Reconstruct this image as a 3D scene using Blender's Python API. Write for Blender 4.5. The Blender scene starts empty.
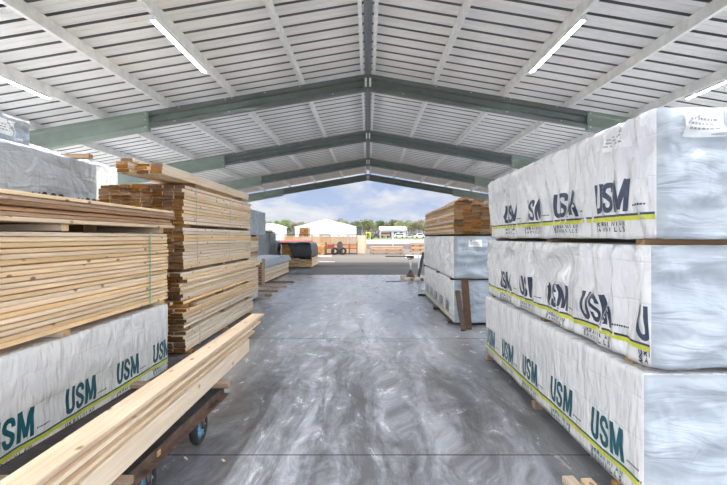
import bpy, bmesh, math, random
from mathutils import Vector, Matrix, noise
random.seed(11)
S = bpy.context.scene
C = S.collection
F = 485.0; CX = 368.0; CY = 237.0; EYE = 1.55
def PX(px, d): return (px-CX)*d/F          # where a sight line at this column stands at distance d
def PZ(py, d): return EYE+(CY-py)*d/F

# ------------------------------------------------------------------ materials
def newmat(name):
    m = bpy.data.materials.new(name); m.use_nodes = True
    nt = m.node_tree; b = nt.nodes['Principled BSDF']
    return m, nt, b
def N(nt, t, **kw):
    n = nt.nodes.new(t)
    for k, v in kw.items():
        if k in n.inputs: n.inputs[k].default_value = v
        else: setattr(n, k, v)
    return n
def L(nt, a, b): nt.links.new(a, b)
def ramp(nt, src, stops):
    r = nt.nodes.new('ShaderNodeValToRGB')
    cr = r.color_ramp
    while len(cr.elements) < len(stops): cr.elements.new(0.5)
    for e, (p, c) in zip(cr.elements, stops):
        e.position = p; e.color = (c, c, c, 1) if isinstance(c, (int, float)) else (*c, 1)
    L(nt, src, r.inputs[0]); return r.outputs[0]
def mixc(nt, fac, a, b, mode='MIX'):
    n = nt.nodes.new('ShaderNodeMix'); n.data_type = 'RGBA'; n.blend_type = mode
    for s, v in ((n.inputs['Factor'], fac), (n.inputs['A'], a), (n.inputs['B'], b)):
        if isinstance(v, (int, float)): s.default_value = v
        elif isinstance(v, tuple): s.default_value = (*v, 1)
        else: L(nt, v, s)
    return n.outputs['Result']
def mth(nt, op, a, b=None, c=None, clamp=False):
    n = nt.nodes.new('ShaderNodeMath'); n.operation = op; n.use_clamp = clamp
    for i, v in enumerate((a, b, c)):
        if v is None: continue
        if isinstance(v, (int, float)): n.inputs[i].default_value = v
        else: L(nt, v, n.inputs[i])
    return n.outputs[0]
def vmul(nt, vec, s):
    n = nt.nodes.new('ShaderNodeVectorMath'); n.operation = 'MULTIPLY'
    L(nt, vec, n.inputs[0]); n.inputs[1].default_value = s; return n.outputs[0]
def vadd(nt, a, b):
    n = nt.nodes.new('ShaderNodeVectorMath'); n.operation = 'ADD'
    L(nt, a, n.inputs[0])
    if isinstance(b, tuple): n.inputs[1].default_value = b
    else: L(nt, b, n.inputs[1])
    return n.outputs[0]
def tex(nt, vec, scale, detail=3, rough=.55, dist=0.0):
    n = nt.nodes.new('ShaderNodeTexNoise'); n.inputs['Scale'].default_value = scale
    n.inputs['Detail'].default_value = detail; n.inputs['Roughness'].default_value = rough
    n.inputs['Distortion'].default_value = dist
    L(nt, vec, n.inputs['Vector']); return n.outputs[0]
def bump(nt, b, h, strength, dist=.01):
    n = nt.nodes.new('ShaderNodeBump'); n.inputs['Strength'].default_value = strength
    n.inputs['Distance'].default_value = dist
    L(nt, h, n.inputs['Height']); L(nt, n.outputs[0], b.inputs['Normal'])
def plain(name, col, rough=.6, metal=0.0, vary=.12, scale=6.0, bmp=0.0):
    m, nt, b = newmat(name)
    tc = N(nt, 'ShaderNodeTexCoord')
    f = tex(nt, tc.outputs['Object'], scale, 4)
    a = tuple(c*(1-vary) for c in col); z = tuple(min(1, c*(1+vary)) for c in col)
    L(nt, ramp(nt, f, [(.3, a), (.7, z)]), b.inputs['Base Color'])
    b.inputs['Roughness'].default_value = rough; b.inputs['Metallic'].default_value = metal
    if bmp: bump(nt, b, f, bmp)
    return m
def wood(name, lo, hi, knot=(.20, .095, .04), knots=.5, rough=.7, spread=.25):
    m, nt, b = newmat(name)
    tc = N(nt, 'ShaderNodeTexCoord'); oi = N(nt, 'ShaderNodeObjectInfo')
    off = N(nt, 'ShaderNodeCombineXYZ')
    L(nt, mth(nt, 'MULTIPLY', oi.outputs['Random'], 37.0), off.inputs[0])
    L(nt, mth(nt, 'MULTIPLY', oi.outputs['Random'], 91.0), off.inputs[1])
    p = vadd(nt, tc.outputs['Object'], off.outputs[0])
    g = tex(nt, vmul(nt, p, (30, 1.1, 30)), 1.0, 3, .6, .6)
    col = ramp(nt, g, [(.3, lo), (.68, hi)])
    # tone of the board itself
    hs = N(nt, 'ShaderNodeHueSaturation')
    L(nt, col, hs.inputs['Color'])
    L(nt, mth(nt, 'MULTIPLY_ADD', oi.outputs['Random'], spread, 1-spread*.6), hs.inputs['Value'])
    rnd2 = mth(nt, 'FRACT', mth(nt, 'MULTIPLY', oi.outputs['Random'], 17.31))
    L(nt, mth(nt, 'MULTIPLY_ADD', rnd2, .5, .75), hs.inputs['Saturation'])
    v = nt.nodes.new('ShaderNodeTexVoronoi'); v.inputs['Scale'].default_value = 1.0
    L(nt, vmul(nt, p, (8.5, 4.6, 8.5)), v.inputs['Vector'])
    k = ramp(nt, v.outputs['Distance'], [(.09, min(1, knots*1.7)), (.165, 0.0)])
    L(nt, mixc(nt, k, hs.outputs[0], knot), b.inputs['Base Color'])
    b.inputs['Roughness'].default_value = rough
    b.inputs['Specular IOR Level'].default_value = .25
    bump(nt, b, g, .15, .004)
    return m
M = {}
M['pine'] = wood('pine', (.73, .525, .32), (.93, .74, .51))
M['pine_white'] = wood('pine_white', (.72, .58, .42), (.88, .76, .61), knots=.35)
M['pine_grey'] = wood('pine_grey', (.56, .42, .29), (.72, .57, .42), knots=.5)
M['fence_wood'] = wood('fence_wood', (.40, .265, .15), (.54, .375, .225), knots=.2, spread=.2)
M['pine_old'] = wood('pine_old', (.34, .19, .085), (.60, .38, .19), knots=.3, spread=.5)
M['grey_board'] = wood('grey_board', (.34, .205, .125), (.64, .42, .265), knots=.25, spread=.5)
M['bearer'] = wood('bearer', (.22, .135, .072), (.40, .265, .155), knots=.2, spread=.45)
M['dark_wood'] = wood('dark_wood', (.05, .03, .018), (.095, .057, .035), knots=.0, spread=.4)
M['rust_wood'] = wood('rust_wood', (.42, .22, .085), (.62, .37, .17), knots=.2, spread=.4)
M['end_brown'] = wood('end_brown', (.15, .076, .030), (.27, .142, .058), knots=.0, rough=.85, spread=.6)
M['end_pale'] = wood('end_pale', (.50, .33, .18), (.68, .48, .28), knots=.0, rough=.85, spread=.4)

def wrapmat(name, col, rough=.36, lie=False):
    m, nt, b = newmat(name)
    tc = N(nt, 'ShaderNodeTexCoord'); p = tc.outputs['Object']
    f1 = tex(nt, vmul(nt, p, (2, 2, 1.4)), 1.8, 2, .5, 1.0)
    f2 = tex(nt, vmul(nt, p, (1.5, 1.5, 6) if lie else (9, 9, 2.0)), 1.5, 3, .5, .9)
    # fold creases left from the roll: straight lines every 0.24 m of height and 0.6 m of length
    sx = N(nt, 'ShaderNodeSeparateXYZ'); L(nt, p, sx.inputs[0])
    cz = mth(nt, 'ABSOLUTE', mth(nt, 'SUBTRACT', mth(nt, 'FRACT', mth(nt, 'MULTIPLY', sx.outputs[2], 4.3)), .5))
    crease = ramp(nt, cz, [(.0, 0.0), (.025, 1.0)])
    h = mth(nt, 'ADD', mth(nt, 'ADD', f1, mth(nt, 'MULTIPLY', f2, .55)), mth(nt, 'MULTIPLY', crease, .0 if lie else .05))
    a = tuple(c*.94 for c in col)
    L(nt, ramp(nt, f1, [(.3, a), (.7, col)]), b.inputs['Base Color'])
    b.inputs['Roughness'].default_value = rough
    b.inputs['Specular IOR Level'].default_value = .5
    bump(nt, b, h, .9 if lie else 1.0, .05)
    return m
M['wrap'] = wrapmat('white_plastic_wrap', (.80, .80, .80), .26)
M['wrap_end'] = wrapmat('blue_grey_wrap_ends', (.46, .505, .545), .3, True)
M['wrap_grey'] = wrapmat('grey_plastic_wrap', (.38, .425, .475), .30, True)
M['wrap_dark'] = wrapmat('dark_plastic_wrap', (.13, .15, .15))
M['teal'] = plain('teal_ink', (.010, .105, .135), .4, vary=.2, scale=30)
M['navy'] = plain('navy_ink', (.045, .062, .105), .4, vary=.35, scale=18)
M['yellow'] = plain('yellow_ink', (.62, .62, .06), .4, vary=.1, scale=20)
M['black_ink'] = plain('black_ink', (.02, .022, .026), .5, vary=.2)
M['paper'] = plain('paper', (.84, .84, .82), .5, vary=.04)
M['grey_ink'] = plain('grey_ink', (.36, .36, .37), .5, vary=.2)
M['strap'] = plain('green_strap', (.28, .48, .33), .4)
M['strap_clear'] = plain('pale_strap', (.62, .58, .52), .4)
M['galv'] = plain('galvanised_steel', (.80, .81, .79), .42, .15, .12, 5)
M['galv_bright'] = plain('bright_galvanised_steel', (.86, .87, .87), .4, .15, .1, 7)
M['green_steel'] = plain('green_painted_steel', (.125, .15, .142), .42, .1, .14, 3)
M['lit_green'] = plain('lit_green_painted_steel', (.21, .26, .225), .42, .1, .1, 3)  # same green paint, lightened for the daylight towards the eaves
M['bolt'] = plain('bolt_steel', (.75, .76, .75), .3, .6)
M['rubber'] = plain('tyre_rubber', (.022, .022, .024), .75)
M['blue'] = plain('blue_hub_paint', (.13, .30, .42), .45)
M['rust'] = plain('rusty_brown_steel', (.115, .07, .052), .7, .2, .5, 14, .3)
M['deck_black'] = plain('worn_black_deck', (.028, .028, .03), .7, 0, .5, 12)
M['black_tarp'] = plain('black_tarp', (.022, .025, .030), .42, vary=.3)
M['grey_tarp'] = plain('grey_tarp', (.42, .47, .52), .75, vary=.1)
M['white_metal'] = plain('white_cladding', (.86, .87, .88), .5, vary=.03)
M['white_wall'] = plain('white_wall', (.78, .78, .76), .6, vary=.05)
M['grey_roof'] = plain('grey_roofing', (.52, .53, .55), .5)
M['dark_grey'] = plain('dark_grey_cladding', (.055, .06, .06), .6)
M['red'] = plain('red_paint', (.42, .06, .05), .55)
M['red_dark'] = plain('dark_red_steel', (.16, .05, .045), .6)
M['orange'] = plain('orange_paint', (.70, .26, .03), .5)
M['green_paint'] = plain('green_paint', (.05, .22, .06), .5)
M['yellow_paint'] = plain('yellow_paint', (.70, .52, .05), .5)
M['glass'] = plain('dark_glass', (.03, .04, .05), .1)
M['white_paint'] = plain('white_paint', (.8, .8, .8), .4)
M['silver_paint'] = plain('silver_paint', (.4, .42, .45), .35)
M['tan_paint'] = plain('tan_paint', (.36, .22, .13), .6)
M['bark'] = plain('bark', (.14, .10, .075), .9)
M['leaf_a'] = plain('spring_leaf', (.19, .20, .09), .8, vary=.3, scale=1)
M['leaf_b'] = plain('young_green_leaf', (.13, .18, .065), .8, vary=.3, scale=1)
M['leaf_c'] = plain('brown_bud', (.19, .165, .115), .8, vary=.3, scale=1)
M['hedge'] = plain('undergrowth', (.15, .137, .085), .9, vary=.35, scale=.4)

def lampmat():
    m, nt, b = newmat('lit_diffuser')
    b.inputs['Base Color'].default_value = (.9, .9, .88, 1)
    b.inputs['Emission Color'].default_value = (.94, .975, 1, 1)
    b.inputs['Emission Strength'].default_value = LAMP
    return m
LAMP = 190.0
M['diffuser'] = lampmat()

def roofmat():
    m, nt, b = newmat('white_roof_sheet')
    tc = N(nt, 'ShaderNodeTexCoord'); p = tc.outputs['Object']
    f = tex(nt, vmul(nt, p, (.5, 3, 1)), 1.6, 4)
    L(nt, ramp(nt, f, [(.3, (.76, .755, .74)), (.7, (.86, .855, .84))]), b.inputs['Base Color'])
    b.inputs['Roughness'].default_value = .5
    return m
M['roof'] = roofmat()
M['rib_shade'] = plain('rib_shade_grey', (.17, .175, .175), .5, .2, .1, 4)  # dark grey for the rib recesses, shade painted into the colour
M['ridge_steel'] = plain('dull_ridge_steel', (.30, .32, .34), .5, .2, .12, 4)

def concrete():
    m, nt, b = newmat('polished_concrete')
    tc = N(nt, 'ShaderNodeTexCoord'); p = tc.outputs['Object']
    sx = N(nt, 'ShaderNodeSeparateXYZ'); L(nt, p, sx.inputs[0])
    X, Y = sx.outputs[0], sx.outputs[1]
    cloud = tex(nt, p, .9, 5, .6, .6)
    base = ramp(nt, cloud, [(.3, (.085, .086, .092)), (.7, (.155, .157, .166))])
    # pale dust scuffs, thickest along the driven lane
    warp = tex(nt, vmul(nt, p, (1.1, .35, 1)), 1.0, 2, .5)
    wv = N(nt, 'ShaderNodeCombineXYZ'); L(nt, mth(nt, 'MULTIPLY', warp, 1.1), wv.inputs[0])
    L(nt, mth(nt, 'MULTIPLY', warp, 1.2), wv.inputs[1])
    q = vadd(nt, p, wv.outputs[0])
    s1 = tex(nt, vmul(nt, q, (1.7, .24, 1)), 1.3, 8, .68, .2)
    s2 = tex(nt, vmul(nt, q, (4.5, 1.9, 1)), 1.4, 8, .72, .5)
    lane = ramp(nt, mth(nt, 'ABSOLUTE', mth(nt, 'ADD', X, .12)), [(.35, 1.0), (1.0, .35)])
    lane2 = ramp(nt, mth(nt, 'MULTIPLY', mth(nt, 'ABSOLUTE', X), .4), [(.3, 1.0), (.62, .25)])
    sc = mth(nt, 'ADD', mth(nt, 'MULTIPLY', s1, .65), mth(nt, 'MULTIPLY', s2, .35))
    dust = mth(nt, 'MULTIPLY', ramp(nt, sc, [(.42, 0.0), (.50, .3), (.61, 1.0)]), lane2, clamp=True)
    c1 = mixc(nt, mth(nt, 'MULTIPLY', dust, .85), base, (.57, .585, .665))
    fine = tex(nt, vmul(nt, q, (3, .8, 1)), 1.6, 6, .7, .3)
    dust_glare = mth(nt, 'MULTIPLY', ramp(nt, mth(nt, 'MULTIPLY', Y, .05), [(.25, 0.0), (.75, .75)]), ramp(nt, fine, [(.32, .25), (.62, 1.0)]))  # blown dust plus painted daylight sheen, paler towards the far opening
    c1 = mixc(nt, dust_glare, c1, (.60, .615, .67))
    # curved tyre marks
    tw = tex(nt, vmul(nt, p, (.55, .16, 1)), 1.0, 1, .4)
    t = mth(nt, 'SINE', mth(nt, 'MULTIPLY', mth(nt, 'ADD', X, mth(nt, 'MULTIPLY', tw, 3.2)), 9.0))
    gate = ramp(nt, tex(nt, vmul(nt, p, (2.2, .5, 1)), 1.7, 4, .7), [(.5, 0.0), (.62, 1.0)])
    tyre = mth(nt, 'MULTIPLY', ramp(nt, t, [(.93, 0.0), (.99, 1.0)]), gate)
    c2 = mixc(nt, mth(nt, 'MULTIPLY', mth(nt, 'MULTIPLY', tyre, lane), .6), c1, (.055, .056, .06))
    # sawn joints across the slab, one along it
    ln = None
    for y0 in (3.45, 7.4, 11.35, 15.3):
        d = mth(nt, 'LESS_THAN', mth(nt, 'ABSOLUTE', mth(nt, 'SUBTRACT', Y, y0)), .007 + .0006*y0)
        ln = d if ln is None else mth(nt, 'MAXIMUM', ln, d)
    c3 = mixc(nt, mth(nt, 'MULTIPLY', ln, .8), c2, (.035, .035, .038))
    L(nt, c3, b.inputs['Base Color'])
    L(nt, mth(nt, 'MULTIPLY_ADD', s2, .28, .10), b.inputs['Roughness'])
    b.inputs['Specular IOR Level'].default_value = .5
    bump(nt, b, s2, .08, .01)
    return m
M['concrete'] = concrete()
def groundmat(name, lo, hi, scale, rough=.9):
    m, nt, b = newmat(name)
    tc = N(nt, 'ShaderNodeTexCoord'); p = tc.outputs['Object']
    f = tex(nt, p, scale, 6, .7); g = tex(nt, vmul(nt, p, (.05, .25, 1)), 1.0, 4)
    fac = mth(nt, 'MULTIPLY_ADD', f, .6, mth(nt, 'MULTIPLY', g, .4))
    L(nt, ramp(nt, fac, [(.35, lo), (.65, hi)]), b.inputs['Base Color'])
    b.inputs['Roughness'].default_value = rough
    return m
M['asphalt'] = groundmat('asphalt', (.155, .155, .16), (.195, .195, .20), 3)
M['pale_bounce'] = groundmat('pale_bounce', (.62, .61, .58), (.74, .73, .69), 2)
M['gravel'] = groundmat('gravel', (.088, .074, .064), (.122, .105, .092), 2)
M['soil'] = groundmat('bare_soil', (.052, .039, .030), (.068, .052, .041), .3)
M['grass'] = groundmat('field_grass', (.08, .092, .03), (.13, .13, .06), .2)

# ------------------------------------------------------------------ object helpers
ORG = {}
def empty(name, label, cat, loc=(0, 0, 0), group=None):
    o = bpy.data.objects.new(name, None); C.objects.link(o)
    o.location = loc; o.empty_display_size = .1
    o['label'] = label; o['category'] = cat
    if group: o['group'] = group
    ORG[o.name] = Vector(loc); return o
def tag(o, label, cat, group=None):
    o['label'] = label; o['category'] = cat
    if group: o['group'] = group
    return o
def link(name, me, parent=None, loc=(0, 0, 0), rot=(0, 0, 0)):
    """world-placed object; under a parent its location is taken relative to the parent's base"""
    o = bpy.data.objects.new(name, me); C.objects.link(o)
    p = Vector(loc)
    if parent is not None:
        o.parent = parent; o.location = p - ORG[parent.name]
    else: o.location = p
    o.rotation_euler = rot
    ORG[o.name] = p; return o
def struct(o): o['kind'] = 'structure'; return o
class MB:
    def __init__(s): s.v = []; s.f = []; s.m = []; s.sm = []
    def face(s, pts, mi=0, smooth=False):
        i = len(s.v); s.v += [tuple(p) for p in pts]; s.f.append(tuple(range(i, i+len(pts)))); s.m.append(mi); s.sm.append(smooth)
    def box(s, a, b, mi=0, mat=None, bev=0.0):
        x0, y0, z0 = a; x1, y1, z1 = b
        P = [Vector(p) for p in ((x0,y0,z0),(x1,y0,z0),(x1,y1,z0),(x0,y1,z0),(x0,y0,z1),(x1,y0,z1),(x1,y1,z1),(x0,y1,z1))]
        if mat: P = [mat @ p for p in P]
        i = len(s.v); s.v += [tuple(p) for p in P]
        for q in ((0,3,2,1),(4,5,6,7),(0,1,5,4),(1,2,6,5),(2,3,7,6),(3,0,4,7)):
            s.f.append(tuple(i+k for k in q)); s.m.append(mi); s.sm.append(False)
    def prism(s, prof, A, B, up, mi=0, smooth=False, cap_mi=None):
        """profile (a,b) swept from A to B; a runs along side = dir x up, b along up"""
        A, B = Vector(A), Vector(B); d = (B-A).normalized(); up = Vector(up); side = d.cross(up).normalized()
        n = len(prof); i = len(s.v)
        for Q in (A, B):
            for a, b in prof: s.v.append(tuple(Q+side*a+up*b))
        for k in range(n):
            k2 = (k+1) % n
            s.f.append((i+k, i+k2, i+n+k2, i+n+k)); s.m.append(mi); s.sm.append(smooth)
        c = mi if cap_mi is None else cap_mi
        s.f.append(tuple(i+k for k in reversed(range(n)))); s.m.append(c); s.sm.append(False)
        s.f.append(tuple(i+n+k for k in range(n))); s.m.append(c); s.sm.append(False)
    def cyl(s, A, B, r, n=12, r2=None, mi=0, smooth=True):
        A, B = Vector(A), Vector(B); d = (B-A).normalized()
        u = d.orthogonal().normalized(); w = d.cross(u); r2 = r if r2 is None else r2
        i = len(s.v)
        for Q, rr in ((A, r), (B, r2)):
            for k in range(n):
                t = 2*math.pi*k/n; s.v.append(tuple(Q+(u*math.cos(t)+w*math.sin(t))*rr))
        for k in range(n):
            k2 = (k+1) % n
            s.f.append((i+k, i+k2, i+n+k2, i+n+k)); s.m.append(mi); s.sm.append(smooth)
        s.f.append(tuple(i+k for k in reversed(range(n)))); s.m.append(mi); s.sm.append(False)
        s.f.append(tuple(i+n+k for k in range(n))); s.m.append(mi); s.sm.append(False)
    def lathe(s, c, axis, prof, n=24, mi=0):
        """prof: (distance along axis, radius); closed end to end"""
        c = Vector(c); d = Vector(axis).normalized(); u = d.orthogonal().normalized(); w = d.cross(u)
        i = len(s.v)
        for a, r in prof:
            for k in range(n):
                t = 2*math.pi*k/n; s.v.append(tuple(c+d*a+(u*math.cos(t)+w*math.sin(t))*r))
        m = len(prof)
        for j in range(m):
            j2 = (j+1) % m
            for k in range(n):
                k2 = (k+1) % n
                s.f.append((i+j*n+k, i+j*n+k2, i+j2*n+k2, i+j2*n+k)); s.m.append(mi); s.sm.append(True)
    def mesh(s, name, mats):
        me = bpy.data.meshes.new(name); me.from_pydata(s.v, [], s.f); me.update()
        for m in (mats if isinstance(mats, (list, tuple)) else [mats]): me.materials.append(M[m])
        me.polygons.foreach_set('material_index', s.m); me.polygons.foreach_set('use_smooth', s.sm)
        bm = bmesh.new(); bm.from_mesh(me); bmesh.ops.recalc_face_normals(bm, faces=bm.faces); bm.to_mesh(me); bm.free()
        return me
    def obj(s, name, mats, parent=None):
        """vertices in world space; the object's origin sits at its parent's base"""
        if parent is None:
            c = Vector((sum(v[0] for v in s.v)/len(s.v), sum(v[1] for v in s.v)/len(s.v), min(v[2] for v in s.v)))
        else: c = ORG[parent.name]
        s.v = [(x-c.x, y-c.y, z-c.z) for x, y, z in s.v]
        return link(name, s.mesh(name, mats), parent, c)

# ------------------------------------------------------------------ boards
_bm = {}
def board_mesh(w, h, l, mats):
    key = (round(w, 3), round(h, 3), round(l, 2), mats)
    if key not in _bm:
        c = min(.005, h*.12); a, b = w/2, h
        prof = [(-a+c, 0), (a-c, 0), (a, c), (a, b-c), (a-c, b), (-a+c, b), (-a, b-c), (-a, c)]
        m = MB(); m.prism(prof, (0, -l/2, 0), (0, l/2, 0), (0, 0, 1), 0, cap_mi=1)
        _bm[key] = m.mesh('board', list(mats))
    return _bm[key]
PINE = ('pine', 'end_pale'); PINEB = ('pine', 'end_brown'); WHITE = ('pine_white', 'end_pale'); OLD = ('pine_old', 'end_brown')
GREY = ('grey_board', 'end_brown'); BEAR = ('bearer', 'bearer'); DARK = ('dark_wood', 'dark_wood'); RUST = ('rust_wood', 'rust_wood')
GREYP = ('pine_grey', 'end_pale')
WHITEB = ('pine_white', 'end_brown')
def board(x, y, z, w, h, l, mats=PINE, parent=None, axis='y', rz=0.0, tilt=(0, 0), name='board'):
    r = rz if axis == 'y' else rz + math.pi/2
    return link(name, board_mesh(w, h, l, mats), parent, (x, y, z), (tilt[0], tilt[1], r))
def bearer(x0, x1, y, z, h=.045, w=.09, mats=BEAR, label='', group=None):
    o = board((x0+x1)/2, y, z, w, h-.001, x1-x0, mats, axis='x', name='wooden_bearer')
    return tag(o, label, 'bearer', group)
def band(parent, x0, x1, y, z0, z1, mat='strap', t=.004, w=.018):
    m = MB()
    m.box((x1, y-w/2, z0-t), (x1+t, y+w/2, z1+t)); m.box((x0-t, y-w/2, z0-t), (x0, y+w/2, z1+t))
    m.box((x0, y-w/2, z1), (x1, y+w/2, z1+t)); m.box((x0, y-w/2, z0-t), (x1, y+w/2, z0))
    m.obj('strap', mat, parent)
def lumber_pack(label, x0, x1, y0, y1, z0, z1, nx, nz, mats=PINE, group=None, jit=.006, jy=.02, straps=(), tiers=None, skip=None, strapmat='strap', ragged=0.0):
    t = empty('lumber_pack', label, 'lumber pack', ((x0+x1)/2, (y0+y1)/2, z0), group)
    w = (x1-x0)/nx; h = (z1-z0)/nz; l = y1-y0
    for k in range(nz):
        jx = random.uniform(-jit, jit)
        for i in range(nx):
            if skip and skip(i, k): continue
            dy = random.uniform(-jy, jy) + (random.uniform(-ragged, ragged) if i == nx-1 else 0)
            mm = mats if not isinstance(mats, list) else random.choice(mats)
            board(x0+w*(i+.5)+jx+random.uniform(-jit, jit)*.5*(i == nx-1), (y0+y1)/2+dy, z0+h*k, w-.004, h-random.choice((.003, .005, .007)), l, mm, t)
    for y in straps: band(t, x0-jit, x1+jit+.004, y, z0, z1, strapmat)
    return t

# ------------------------------------------------------------------ lettering drawn as strokes
def catmull(P, n=5):
    out = []
    for i in range(len(P)-1):
        p0 = P[max(i-1, 0)]; p1 = P[i]; p2 = P[i+1]; p3 = P[min(i+2, len(P)-1)]
        for k in range(n):
            t = k/n
            out.append(tuple(.5*(2*b+(c-a)*t+(2*a-5*b+4*c-d)*t*t+(3*b-a-3*c+d)*t**3) for a, b, c, d in zip(p0, p1, p2, p3)))
    out.append(P[-1]); return out
HEAVY = {
 'U': (.62, .2, [('c', [(.1, 1), (.1, .62), (.1, .32), (.155, .15), (.31, .09), (.465, .15), (.52, .32), (.52, .62), (.52, 1)])]),
 'S': (.62, .19, [('c', [(.52, .66), (.52, .76), (.455, .875), (.31, .91), (.165, .865), (.1, .75), (.13, .62), (.31, .5), (.49, .38), (.52, .25), (.455, .13), (.31, .09), (.165, .13), (.1, .25), (.1, .34)])]),
 'M': (.86, .2, [('l', [(.1, 0), (.1, .5), (.1, 1)]), ('l', [(.76, 0), (.76, .5), (.76, 1)]), ('l', [(.14, 1), (.28, .55), (.43, .08)]), ('l', [(.72, 1), (.58, .55), (.43, .08)])]),
}
THIN = {
 'U': [[(0, 1), (0, .25), (.25, 0), (.45, 0), (.7, .25), (.7, 1)]], 'K': [[(0, 0), (0, 1)], [(.65, 1), (0, .45)], [(.2, .6), (.7, 0)]],
 'R': [[(0, 0), (0, 1), (.5, 1), (.68, .85), (.68, .65), (.5, .5), (0, .5)], [(.35, .5), (.7, 0)]],
 'A': [[(0, 0), (.35, 1), (.7, 0)], [(.13, .35), (.57, .35)]], 'I': [[(.1, 0), (.1, 1)]], 'N': [[(0, 0), (0, 1), (.7, 0), (.7, 1)]],
 'S': [[(.68, .85), (.5, 1), (.2, 1), (0, .8), (.1, .58), (.6, .42), (.7, .2), (.5, 0), (.2, 0), (0, .15)]],
 'W': [[(0, 1), (.2, 0), (.42, .8), (.64, 0), (.84, 1)]], 'M': [[(0, 0), (0, 1), (.4, .2), (.8, 1), (.8, 0)]], 'L': [[(0, 1), (0, 0), (.6, 0)]],
 'O': [[(.2, 0), (0, .25), (0, .75), (.2, 1), (.5, 1), (.7, .75), (.7, .25), (.5, 0), (.2, 0)]], 'D': [[(0, 0), (0, 1), (.4, 1), (.7, .7), (.7, .3), (.4, 0), (0, 0)]],
}
def stroke(mb, pts, width, fn, sub=2, mi=0):
    """a stroke of constant width laid on the surface fn(a, v) -> world point"""
    P = []
    for i in range(len(pts)-1):
        for k in range(sub): P.append((pts[i][0]+(pts[i+1][0]-pts[i][0])*k/sub, pts[i][1]+(pts[i+1][1]-pts[i][1])*k/sub))
    P.append(pts[-1])
    rows = []
    for i, p in enumerate(P):
        a = P[max(i-1, 0)]; b = P[min(i+1, len(P)-1)]
        dx, dy = b[0]-a[0], b[1]-a[1]; l = math.hypot(dx, dy) or 1
        nx, ny = -dy/l, dx/l
        rows.append([fn(p[0]+nx*width*t, p[1]+ny*width*t) for t in (-.5, -.17, .17, .5)])
    for i in range(len(rows)-1):
        for k in range(3): mb.face((rows[i][k], rows[i+1][k], rows[i+1][k+1], rows[i][k+1]), mi)

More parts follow.
